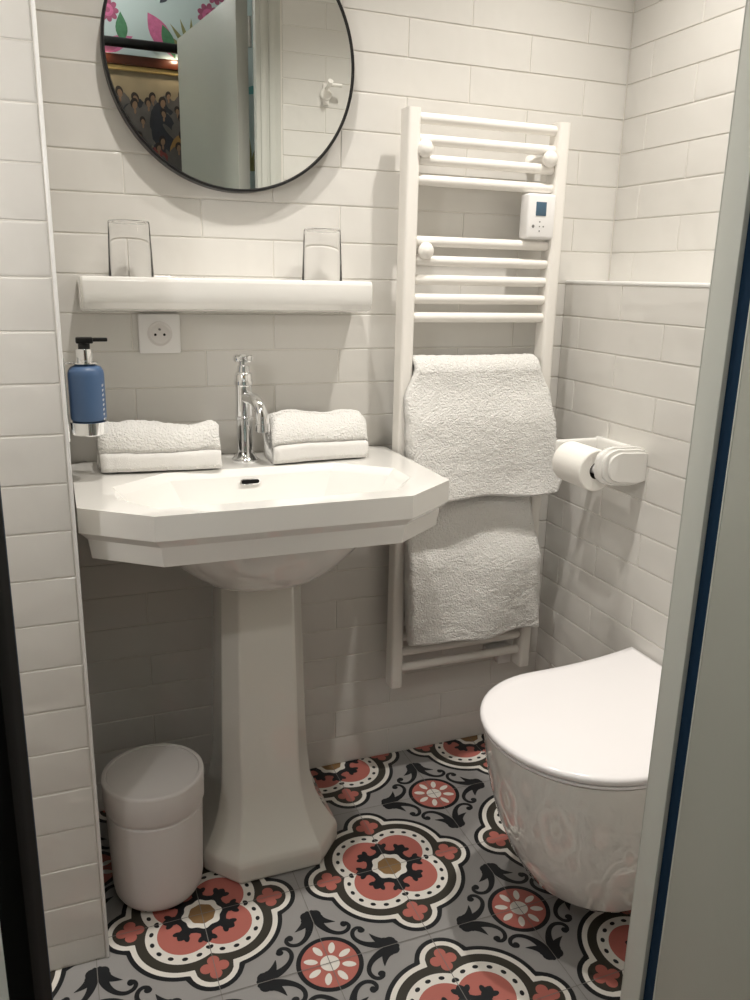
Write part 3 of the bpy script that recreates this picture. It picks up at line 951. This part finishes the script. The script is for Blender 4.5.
# ------------------------------------------------------------------ bath towels over the radiator
def bath_towel(top, zf, zbk, left, right, front, seed, label):
    """left/right(t): x limits, front(s, t): how far the outer layer stands off; t 0 at the fold, 1 at the front hem"""
    nu, nt = 96, 84
    yb_ = -0.067
    th = 0.016
    path = []
    nb = 18
    for k in range(nb):
        t = 1 - k / (nb - 1)
        path.append((yb_ + 0.024, top - 0.024 - (top - zbk) * t, -t))
    for k in range(1, 9):
        a = pi * k / 9
        path.append((yb_ + 0.024 * cos(a), top - 0.024 + 0.020 * sin(a), 0))
    for k in range(nt):
        t = k / (nt - 1)
        path.append((None, top - 0.024 - (top - 0.024 - zf) * t, t))
    verts = []
    cols = []
    for i in range(nu + 1):
        s = i / nu
        col_ = []
        for (y, z, t) in path:
            tt = max(t, 0)
            xl, xr = left(tt), right(tt)
            x = xl + (xr - xl) * s
            e = min(s, 1 - s)
            rnd = sqrt(max(0.0, 1 - max(0, 1 - e / 0.035) ** 2))
            if y is None:
                rise = min(1.0, tt / 0.42); rise = rise * rise * (3 - 2 * rise)
                yi = yb_ - 0.0235 - 0.004 * rise
                yo = yi - th * (0.55 + 0.45 * rnd) - front(s, tt) * rise
            else:
                yi = y
                yo = y
            v = Vector((x + seed, z * 1.0, 0.3))
            nzl = 0.0050 * noise.noise(v * 7) + 0.0014 * noise.noise(v * 30)
            fz = 0.0012 * noise.noise(v * 120) + 0.0016 * noise.noise(v * 240)
            zz = z
            if y is None:
                yo += (nzl * min(1, tt / 0.15) + fz) * 1.0
                if tt > 0.85: zz += 0.010 * (tt - 0.85) / 0.15 * noise.noise(Vector((x * 9, seed, 0)))
                col_.append((x + 0.003 * noise.noise(Vector((z * 40, seed, s * 3))) * (1 if e < 0.08 else 0), yo, zz, yi))
            else:
                a = atan2(z - (top - 0.024), y - yb_) if z > top - 0.024 - 1e-6 else 0
                d = th * (0.45 + 0.35 * rnd) + fz + nzl * 0.4
                if t < 0: col_.append((x, y + 0.0105, zz, y - 0.001))
                else: col_.append((x, y + d * cos(a), zz + d * sin(a), None, y - 0.002 * cos(a), zz - 0.002 * sin(a)))
        cols.append(col_)
    mb = MB()
    rings = []
    for col_ in cols:
        outer = [(q[0], q[1], q[2]) for q in col_]
        inner = [((q[0], q[3], q[2]) if q[3] is not None else (q[0], q[4], q[5])) for q in col_]
        # round the front hem
        ho, hi = outer[-1], inner[-1]
        hem = [(ho[0], ho[1] * 0.75 + hi[1] * 0.25, ho[2] - 0.006), (ho[0], (ho[1] + hi[1]) / 2, ho[2] - 0.008), (ho[0], ho[1] * 0.25 + hi[1] * 0.75, ho[2] - 0.005)]
        rings.append(outer + hem + inner[::-1])
    npt = len(rings[0])
    mb.loft(rings, cap0=False, cap1=False)
    n = len(path)
    for base in (0, nu * npt):
        for k in range(n - 1):
            mb.face((base + k, base + k + 1, base + npt - 2 - k, base + npt - 1 - k))
        mb.face((base + n - 1, base + n, base + n + 1, base + n + 2, base + n + 3))
    return tag(mb.build('bath_towel', M['towel'], smooth=180), label, 'towel', 'bath towels over the radiator')


def lerp(a, b, t): return a + (b - a) * t


def pw(pts):
    def f(t):
        for (a, va), (b, vb) in zip(pts, pts[1:]):
            if t <= b: return va + (vb - va) * (t - a) / (b - a)
        return pts[-1][1]
    return f


bath_towel(1.060, 0.742, 0.86, pw([(0, 0.302), (0.08, 0.290), (0.2, 0.275), (1, 0.288)]), pw([(0, 0.628), (0.06, 0.635), (0.15, 0.650), (0.5, 0.668), (0.9, 0.688), (1, 0.676)]),
           lambda s, t: 0.010 + 0.030 * t ** 1.2 * (0.6 + 0.4 * sin(s * 7 + 1.0)) + 0.010 * sin(s * 3.14) * t, 1.7,
           'upper white bath towel folded over the radiator, above the other towel')
bath_towel(0.728, 0.374, 0.50, pw([(0, 0.302), (0.06, 0.290), (0.5, 0.290), (1, 0.302)]), pw([(0, 0.628), (0.06, 0.632), (0.4, 0.652), (1, 0.664)]),
           lambda s, t: 0.004 + 0.024 * sin(min(1, t * 1.6) * pi / 2) + 0.006 * sin(s * 8 + t * 4), 6.1,
           'lower white bath towel hanging near the foot of the radiator')

# ------------------------------------------------------------------ toilet paper holder and roll
tp = thing('toilet_paper_holder', 'white ceramic paper holder fixed to the tiled half wall above the toilet', 'paper holder', (HX, -0.285, 0.80))
mb = MB()
mb.box(HX - 0.020, HX - 0.0005, -0.362, -0.198, 0.806, 0.888, bev=0.008, seg=3)
mb.box(HX - 0.128, HX - 0.010, -0.212, -0.198, 0.842, 0.884, bev=0.006, seg=3)      # far arm
mb.build('back_plate', M['ceramic'], tp, smooth=60)


def ear(y0, y1, sc, z0, z1, xw):
    """rounded, tapering arm block between y0 and y1"""
    rings = []
    for (y, s) in ((y0, 0.94), (y0 - 0.002, 1.0), (y1 + 0.003, 1.0), (y1, 0.965)):
        cxm, czm = HX - xw / 2, (z0 + z1) / 2
        ring = []
        for i in range(40):
            t = 2 * pi * i / 40
            c, q = cos(t), sin(t)
            px = math.copysign(abs(c) ** 0.55, c) * xw / 2 * (s if c < 0 else 1.0)
            hz = (z1 - z0) / 2 * s
            taper = 1.0 if px > -xw * 0.1 else 1 - 0.16 * min(1, (-px - xw * 0.1) / (xw * 0.4))
            ring.append((min(cxm + px + (0.02 * c if c > 0 else 0), HX - 0.001), y, czm + math.copysign(abs(q) ** 0.6, q) * hz * taper + 0.003 * (1 if px < 0 else 0)))
        rings.append(ring)
    return rings


mb = MB()
mb.loft(ear(-0.346, -0.360, 1, 0.803, 0.894, 0.122))
mb.loft(ear(-0.359, -0.366, 1, 0.807, 0.889, 0.112))
mb.loft(ear(-0.365, -0.372, 1, 0.812, 0.882, 0.100))
mb.build('near_arm', M['ceramic'], tp, smooth=60)
mb = MB(); mb.lathe([(0.012, -0.345), (0.012, -0.215)], (0.640, 0, 0.842), axis='y', n=24)
mb.build('spindle', M['plastic'], tp)
tr = thing('toilet_paper_roll', 'roll of white toilet paper on the ceramic holder', 'toilet paper', (0.640, -0.285, 0.842))
mb = MB()
mb.lathe([(0.019, -0.336), (0.044, -0.337), (0.0462, -0.335), (0.0466, -0.330), (0.0466, -0.235), (0.0462, -0.230), (0.044, -0.229), (0.019, -0.230), (0.019, -0.336)], (0.640, 0, 0.838), axis='y', n=64, cap0=False, cap1=False)
mb.build('paper', M['paper'], tr)
mb = MB()
mb.lathe([(0.0188, -0.336), (0.0188, -0.230), (0.0178, -0.230), (0.0178, -0.336), (0.0188, -0.336)], (0.640, 0, 0.838), axis='y', n=40, cap0=False, cap1=False)
o = mb.build('core', M['card'], tr); o['label'] = 'dark cardboard core'

# ------------------------------------------------------------------ wall-hung toilet
TY = -0.630
to = thing('toilet', 'white wall-hung toilet with a closed lid on the right', 'toilet', (HX, TY, 0.07))


def dshape(xt, hw, xb, hb, z, n=28, front=None):
    """outline: round front at x = xt, half width hw, straight sides to the wall at xb with half width hb"""
    pts = []
    r = hw
    xt -= 0.005
    cxr = xt + r * (front or 1.0)
    for i in range(n + 1):
        t = pi / 2 + pi * i / n
        pts.append((cxr + (cxr - xt) * cos(t), TY + hw * sin(t), z))
    ns = 8
    side = []
    for i in range(1, ns + 1):
        t = i / ns
        w = hw + (hb - hw) * t ** 2.2
        side.append((cxr + (xb - cxr) * t, w))
    pts += [(x, TY - w, z) for x, w in side]
    pts += [(x, TY + w, z) for x, w in side[::-1]]
    return pts


mb = MB()
prof = [(0.098, 0.430, 0.075), (0.082, 0.420, 0.082), (0.068, 0.405, 0.104), (0.076, 0.375, 0.130), (0.096, 0.353, 0.147), (0.15, 0.322, 0.160), (0.21, 0.297, 0.174), (0.28, 0.276, 0.185), (0.34, 0.264, 0.192), (0.385, 0.258, 0.196), (0.402, 0.257, 0.197)]
rings = []
for k, (z, xt, hw) in enumerate(prof[2:]):
    rings.append(dshape(xt, hw, HX - 0.0015, hw * 0.96, z, front=1.0))
bot = [dshape(0.470, 0.045, HX - 0.0015, 0.06, 0.054), dshape(0.430, 0.080, HX - 0.0015, 0.08, 0.056)]
mb.loft(bot + rings)
mb.build('bowl', M['ceramic'], to, smooth=60, bevel=None)
mb = MB()
mb.loft([dshape(0.2630, 0.190, 0.735, 0.218, 0.4022), dshape(0.2620, 0.191, 0.737, 0.219, 0.4050), dshape(0.2540, 0.199, 0.738, 0.228, 0.4055), dshape(0.2530, 0.200, 0.738, 0.229, 0.4080), dshape(0.2540, 0.199, 0.737, 0.228, 0.4105), dshape(0.2600, 0.193, 0.737, 0.222, 0.4110)])
mb.build('seat', M['lid'], to, smooth=50)
mb = MB()
mb.loft([dshape(0.2600, 0.194, 0.735, 0.222, 0.4112), dshape(0.2590, 0.195, 0.735, 0.223, 0.4138), dshape(0.2520, 0.200, 0.737, 0.233, 0.4142), dshape(0.2500, 0.201, 0.738, 0.234, 0.4160), dshape(0.2480, 0.202, 0.739, 0.236, 0.4215), dshape(0.2500, 0.201, 0.738, 0.235, 0.4265),
         dshape(0.2560, 0.196, 0.736, 0.230, 0.4292), dshape(0.2750, 0.180, 0.725, 0.212, 0.4305)])
mb.build('lid', M['lid'], to, smooth=50)

# ------------------------------------------------------------------ bin
BCX, BCY = -0.335, -0.299
bi = thing('trash_bin', 'small round white swing-lid bin on the floor beside the pedestal', 'bin', (BCX, BCY, 0))
mb = MB()
mb.lathe([(0.0, 0.0005), (0.060, 0.0005), (0.072, 0.003), (0.081, 0.010), (0.0875, 0.022), (0.0905, 0.040), (0.0945, 0.200), (0.0945, 0.2045), (0.0915, 0.2065), (0.0915, 0.211), (0.0945, 0.2125), (0.0945, 0.214), (0.088, 0.215), (0.0, 0.215)], (BCX, BCY, 0), n=72, cap0=False, cap1=False)
mb.build('body', M['bin'], bi, smooth=50)
mb = MB()
mb.lathe([(0.088, 0.2155), (0.0965, 0.2155), (0.0980, 0.218), (0.0995, 0.272), (0.0985, 0.277), (0.0960, 0.2788), (0.0905, 0.2782), (0.0900, 0.2770), (0.0898, 0.270), (0.088, 0.2155)], (BCX, BCY, 0), n=72, cap0=False, cap1=False)
lidring = mb.build('lid', M['bin'], bi, smooth=50)
mb = MB()
mb.lathe([(0.0, 0.2765), (0.085, 0.2770), (0.0890, 0.2764), (0.0892, 0.268), (0.0, 0.268)], (BCX, BCY, 0), n=72, cap0=False, cap1=False)
mb.build('swing_flap', M['bin'], lidring, smooth=50)

# ------------------------------------------------------------------ things seen in the mirror
hk = thing('robe_hook', 'small white robe hook on the tiled wall, seen in the mirror', 'hook', (0.47, FY, 1.82))
hxk, hzk = 0.442, 1.812
mb = MB()
mb.lathe([(0.0, 0.001), (0.020, 0.001), (0.020, 0.006), (0.016, 0.010), (0.0, 0.010)], (hxk, FY, hzk), axis='y', n=28, cap0=False, cap1=False)
mb.box(hxk - 0.011, hxk + 0.011, FY + 0.001, FY + 0.007, hzk - 0.030, hzk + 0.034, bev=0.003)
mb.build('hook_plate', M['enamel'], hk)
mb = MB()
mb.tube([(hxk, FY + 0.005, hzk + 0.018), (hxk, FY + 0.040, hzk + 0.022), (hxk, FY + 0.055, hzk + 0.032)], [0.006, 0.006, 0.009], n=14)
mb.tube([(hxk - 0.004, FY + 0.03, hzk + 0.026), (hxk + 0.045, FY + 0.034, hzk + 0.026)], 0.006, n=12)
mb.build('peg', M['enamel'], hk)

pa = thing('framed_painting', 'wide framed painting of a crowd in dark clothes, seen in the mirror', 'painting', (-0.2, HALL_Y, 1.5))
px0, px1, pz0, pz1 = -0.80, 0.41, 1.10, 2.132
fw = 0.040
mb = MB()
Y0, Y1 = HALL_Y + 0.003, HALL_Y + 0.045
mb.box(px0, px1, Y0, Y1, pz1 - fw, pz1, bev=0.006); mb.box(px0, px1, Y0, Y1, pz0, pz0 + fw, bev=0.006)
mb.box(px0, px0 + fw, Y0, Y1, pz0 + fw, pz1 - fw, bev=0.006); mb.box(px1 - fw, px1, Y0, Y1, pz0 + fw, pz1 - fw, bev=0.006)
mb.build('frame', M['wood'], pa)
mb = MB(); gs = 0.018
a0, a1, c0, c1 = px0 + fw, px1 - fw, pz0 + fw, pz1 - fw
Y1 = HALL_Y + 0.030
mb.box(a0, a1, Y0, Y1, c1 - gs, c1, bev=0.003); mb.box(a0, a1, Y0, Y1, c0, c0 + gs, bev=0.003)
mb.box(a0, a0 + gs, Y0, Y1, c0 + gs, c1 - gs, bev=0.003); mb.box(a1 - gs, a1, Y0, Y1, c0 + gs, c1 - gs, bev=0.003)
mb.build('gold_slip', M['gold'], pa)
cv = MB(); cs = cv.m(M['cv_sky'])
cv.box(a0 + gs, a1 - gs, Y0, HALL_Y + 0.012, c0 + gs, c1 - gs, mi=cs)


def cell(cx, cz, a, b, rot, m_, d, n=16, up=0):
    pts = [(cx + a * cos(2 * pi * i / n) * cos(rot) - b * sin(2 * pi * i / n) * sin(rot), HALL_Y + 0.012 + d, max(cz + a * cos(2 * pi * i / n) * sin(rot) + b * sin(2 * pi * i / n) * cos(rot), c0 + gs)) for i in range(n)]
    cv.add(pts, [tuple(range(n))], cv.m(M[m_]))


random.seed(11)
d = 0.0003
rows = [(1.995, 0.095, 'cv_mid'), (1.945, 0.09, 'cv_dark'), (1.89, 0.10, 'cv_mid'), (1.83, 0.11, 'cv_dark'), (1.76, 0.12, 'cv_dark'), (1.67, 0.12, 'cv_mid'), (1.56, 0.13, 'cv_dark'), (1.44, 0.14, 'cv_dark'), (1.30, 0.14, 'cv_mid'), (1.20, 0.14, 'cv_dark')]
for ri, (z, step, base) in enumerate(rows):
    x = px0 + 0.10
    while x < px1 - 0.10:
        s = 0.62 + 0.25 * random.random()
        zz = z + random.uniform(-0.03, 0.03)
        m_ = random.choice([base, base, 'cv_dark', 'cv_dark', 'cv_mid', 'cv_red' if ri > 3 else base, 'cv_gold' if ri > 2 else base])
        lean = random.uniform(-0.35, 0.35)
        cell(x + lean * 0.05, zz - 0.105 * s, 0.058 * s, 0.11 * s, lean * 0.4, m_, d); d += 0.00006
        cell(x - 0.03 * s, zz - 0.06 * s, 0.030 * s, 0.034 * s, 0, m_, d); d += 0.00004
        cell(x + 0.03 * s, zz - 0.06 * s, 0.030 * s, 0.034 * s, 0, m_, d); d += 0.00004
        cell(x + 0.045 * s, zz - 0.11 * s, 0.016 * s, 0.07 * s, 0.5 + lean, random.choice([m_, 'cv_mid']), d); d += 0.00004
        cell(x + 0.001, zz + 0.004, 0.019 * s, 0.025 * s, lean, 'cv_hair', d); d += 0.00004
        cell(x + 0.004 * s, zz - 0.004, 0.0125 * s, 0.019 * s, lean, 'cv_skin', d); d += 0.00004
        cell(x + 0.004 * s, zz - 0.034 * s, 0.006 * s, 0.013 * s, 0, 'cv_skin', d); d += 0.00004
        x += step * random.uniform(0.6, 1.0)
cv.build('canvas', None, pa, smooth=0)

pl = thing('picture_light', 'long dark picture lamp above the painting, seen in the mirror', 'picture lamp', (-0.2, HALL_Y, 2.19))
mb = MB()
mb.lathe([(0.0, -0.50), (0.016, -0.50), (0.019, -0.495), (0.019, 0.495), (0.016, 0.50), (0.0, 0.50)], (-0.20, HALL_Y + 0.06, 2.172), axis='x', n=24, cap0=False, cap1=False)
mb.build('shade', M['black'], pl)
for x in (-0.45, 0.05):
    mb = MB(); mb.tube([(x, HALL_Y + 0.002, 2.172), (x, HALL_Y + 0.045, 2.172)], 0.006, n=12)
    mb.build('arm', M['black'], pl)
for x in (-0.55, -0.2, 0.15):
    l = lamp('picture_lamp_bulb', 'SPOT', (x, HALL_Y + 0.085, 2.145), 0.9, (1.0, 0.84, 0.60), spot_size=math.radians(150), spot_blend=0.6, shadow_soft_size=0.01)
    l.rotation_euler = (math.radians(-35), 0, 0)

# ceiling downlights
names = ['recessed round ceiling downlight above the toilet', 'recessed round ceiling downlight in front of the mirror']
for k, (x, y, z, wt, cone, rad, c) in enumerate(LAMPS):
    dlt = thing('ceiling_light', names[k], 'ceiling light', (x, y, CEIL), 'bathroom downlights')
    mb = MB()
    mb.lathe([(0.034, 0.0), (0.036, -0.006), (0.045, -0.006), (0.047, 0.0), (0.034, 0.0)], (x, y, CEIL - 0.0002), n=36, cap0=False, cap1=False)
    mb.build('bezel', M['chrome'], dlt)
    mb = MB(); mb.lathe([(0.0, -0.001), (0.033, -0.001), (0.033, -0.0004), (0.0, -0.0004)], (x, y, CEIL), n=28, cap0=False, cap1=False)
    mb.build('lens', M['lampglow'], dlt)

# wall lamp added out of view left of the doorway, brightening the pier
wl = thing('added_wall_lamp', 'small white globe wall lamp added unseen beside the doorway to light the pier', 'wall lamp', (-0.78, FY, 1.45))
mb = MB(); mb.lathe([(0.0, 0.002), (0.035, 0.002), (0.035, 0.010), (0.012, 0.014), (0.012, 0.030)], (-0.78, FY, 1.45), axis='y', n=28, cap0=False)
mb.build('base', M['enamel'], wl)
mb = MB(); mb.lathe([(0.014, 0.030), (0.022, 0.034), (0.024, 0.042), (0.024, 0.048), (0.020, 0.050), (0.018, 0.044), (0.0, 0.038)], (-0.78, FY, 1.45), axis='y', n=28, cap0=False, cap1=False)
mb.build('lamp_shade', M['enamel'], wl)

# unseen hall lamps, added to fill light onto the pier and the door
hl = thing('added_pendant_lamp', 'white hanging hall lamp added unseen above the viewer to light the pier', 'pendant lamp', (HALL_FILL[0], HALL_FILL[1], 2.75))
x, y = HALL_FILL[:2]
mb = MB(); mb.lathe([(0.0, 0.0), (0.05, 0.0), (0.05, -0.015), (0.006, -0.02), (0.006, -0.08), (0.0, -0.08)], (x, y, 2.7495), n=28, cap0=False, cap1=False)
mb.build('ceiling_rose', M['enamel'], hl)
mb = MB(); mb.lathe([(0.02, -0.08), (0.06, -0.085), (0.115, -0.115), (0.112, -0.118), (0.058, -0.09), (0.02, -0.085)], (x, y, 2.7495), n=36, cap0=False, cap1=False)
mb.build('lamp_shade', M['enamel'], hl)
hs = thing('added_wall_sconce', 'white wall lamp added unseen on the left end wall of the hall to light the door', 'wall lamp', (-1.90, DOOR_FILL[1], DOOR_FILL[2]))
mb = MB(); mb.box(-1.8995, -1.885, DOOR_FILL[1] - 0.04, DOOR_FILL[1] + 0.04, DOOR_FILL[2] - 0.10, DOOR_FILL[2] + 0.02, bev=0.004)
mb.build('back_plate', M['enamel'], hs)
mb = MB(); mb.tube([(-1.888, DOOR_FILL[1], DOOR_FILL[2] - 0.07), (-1.80, DOOR_FILL[1], DOOR_FILL[2] - 0.11), (-1.73, DOOR_FILL[1], DOOR_FILL[2] - 0.10)], 0.007, n=12)
mb.build('arm', M['enamel'], hs)
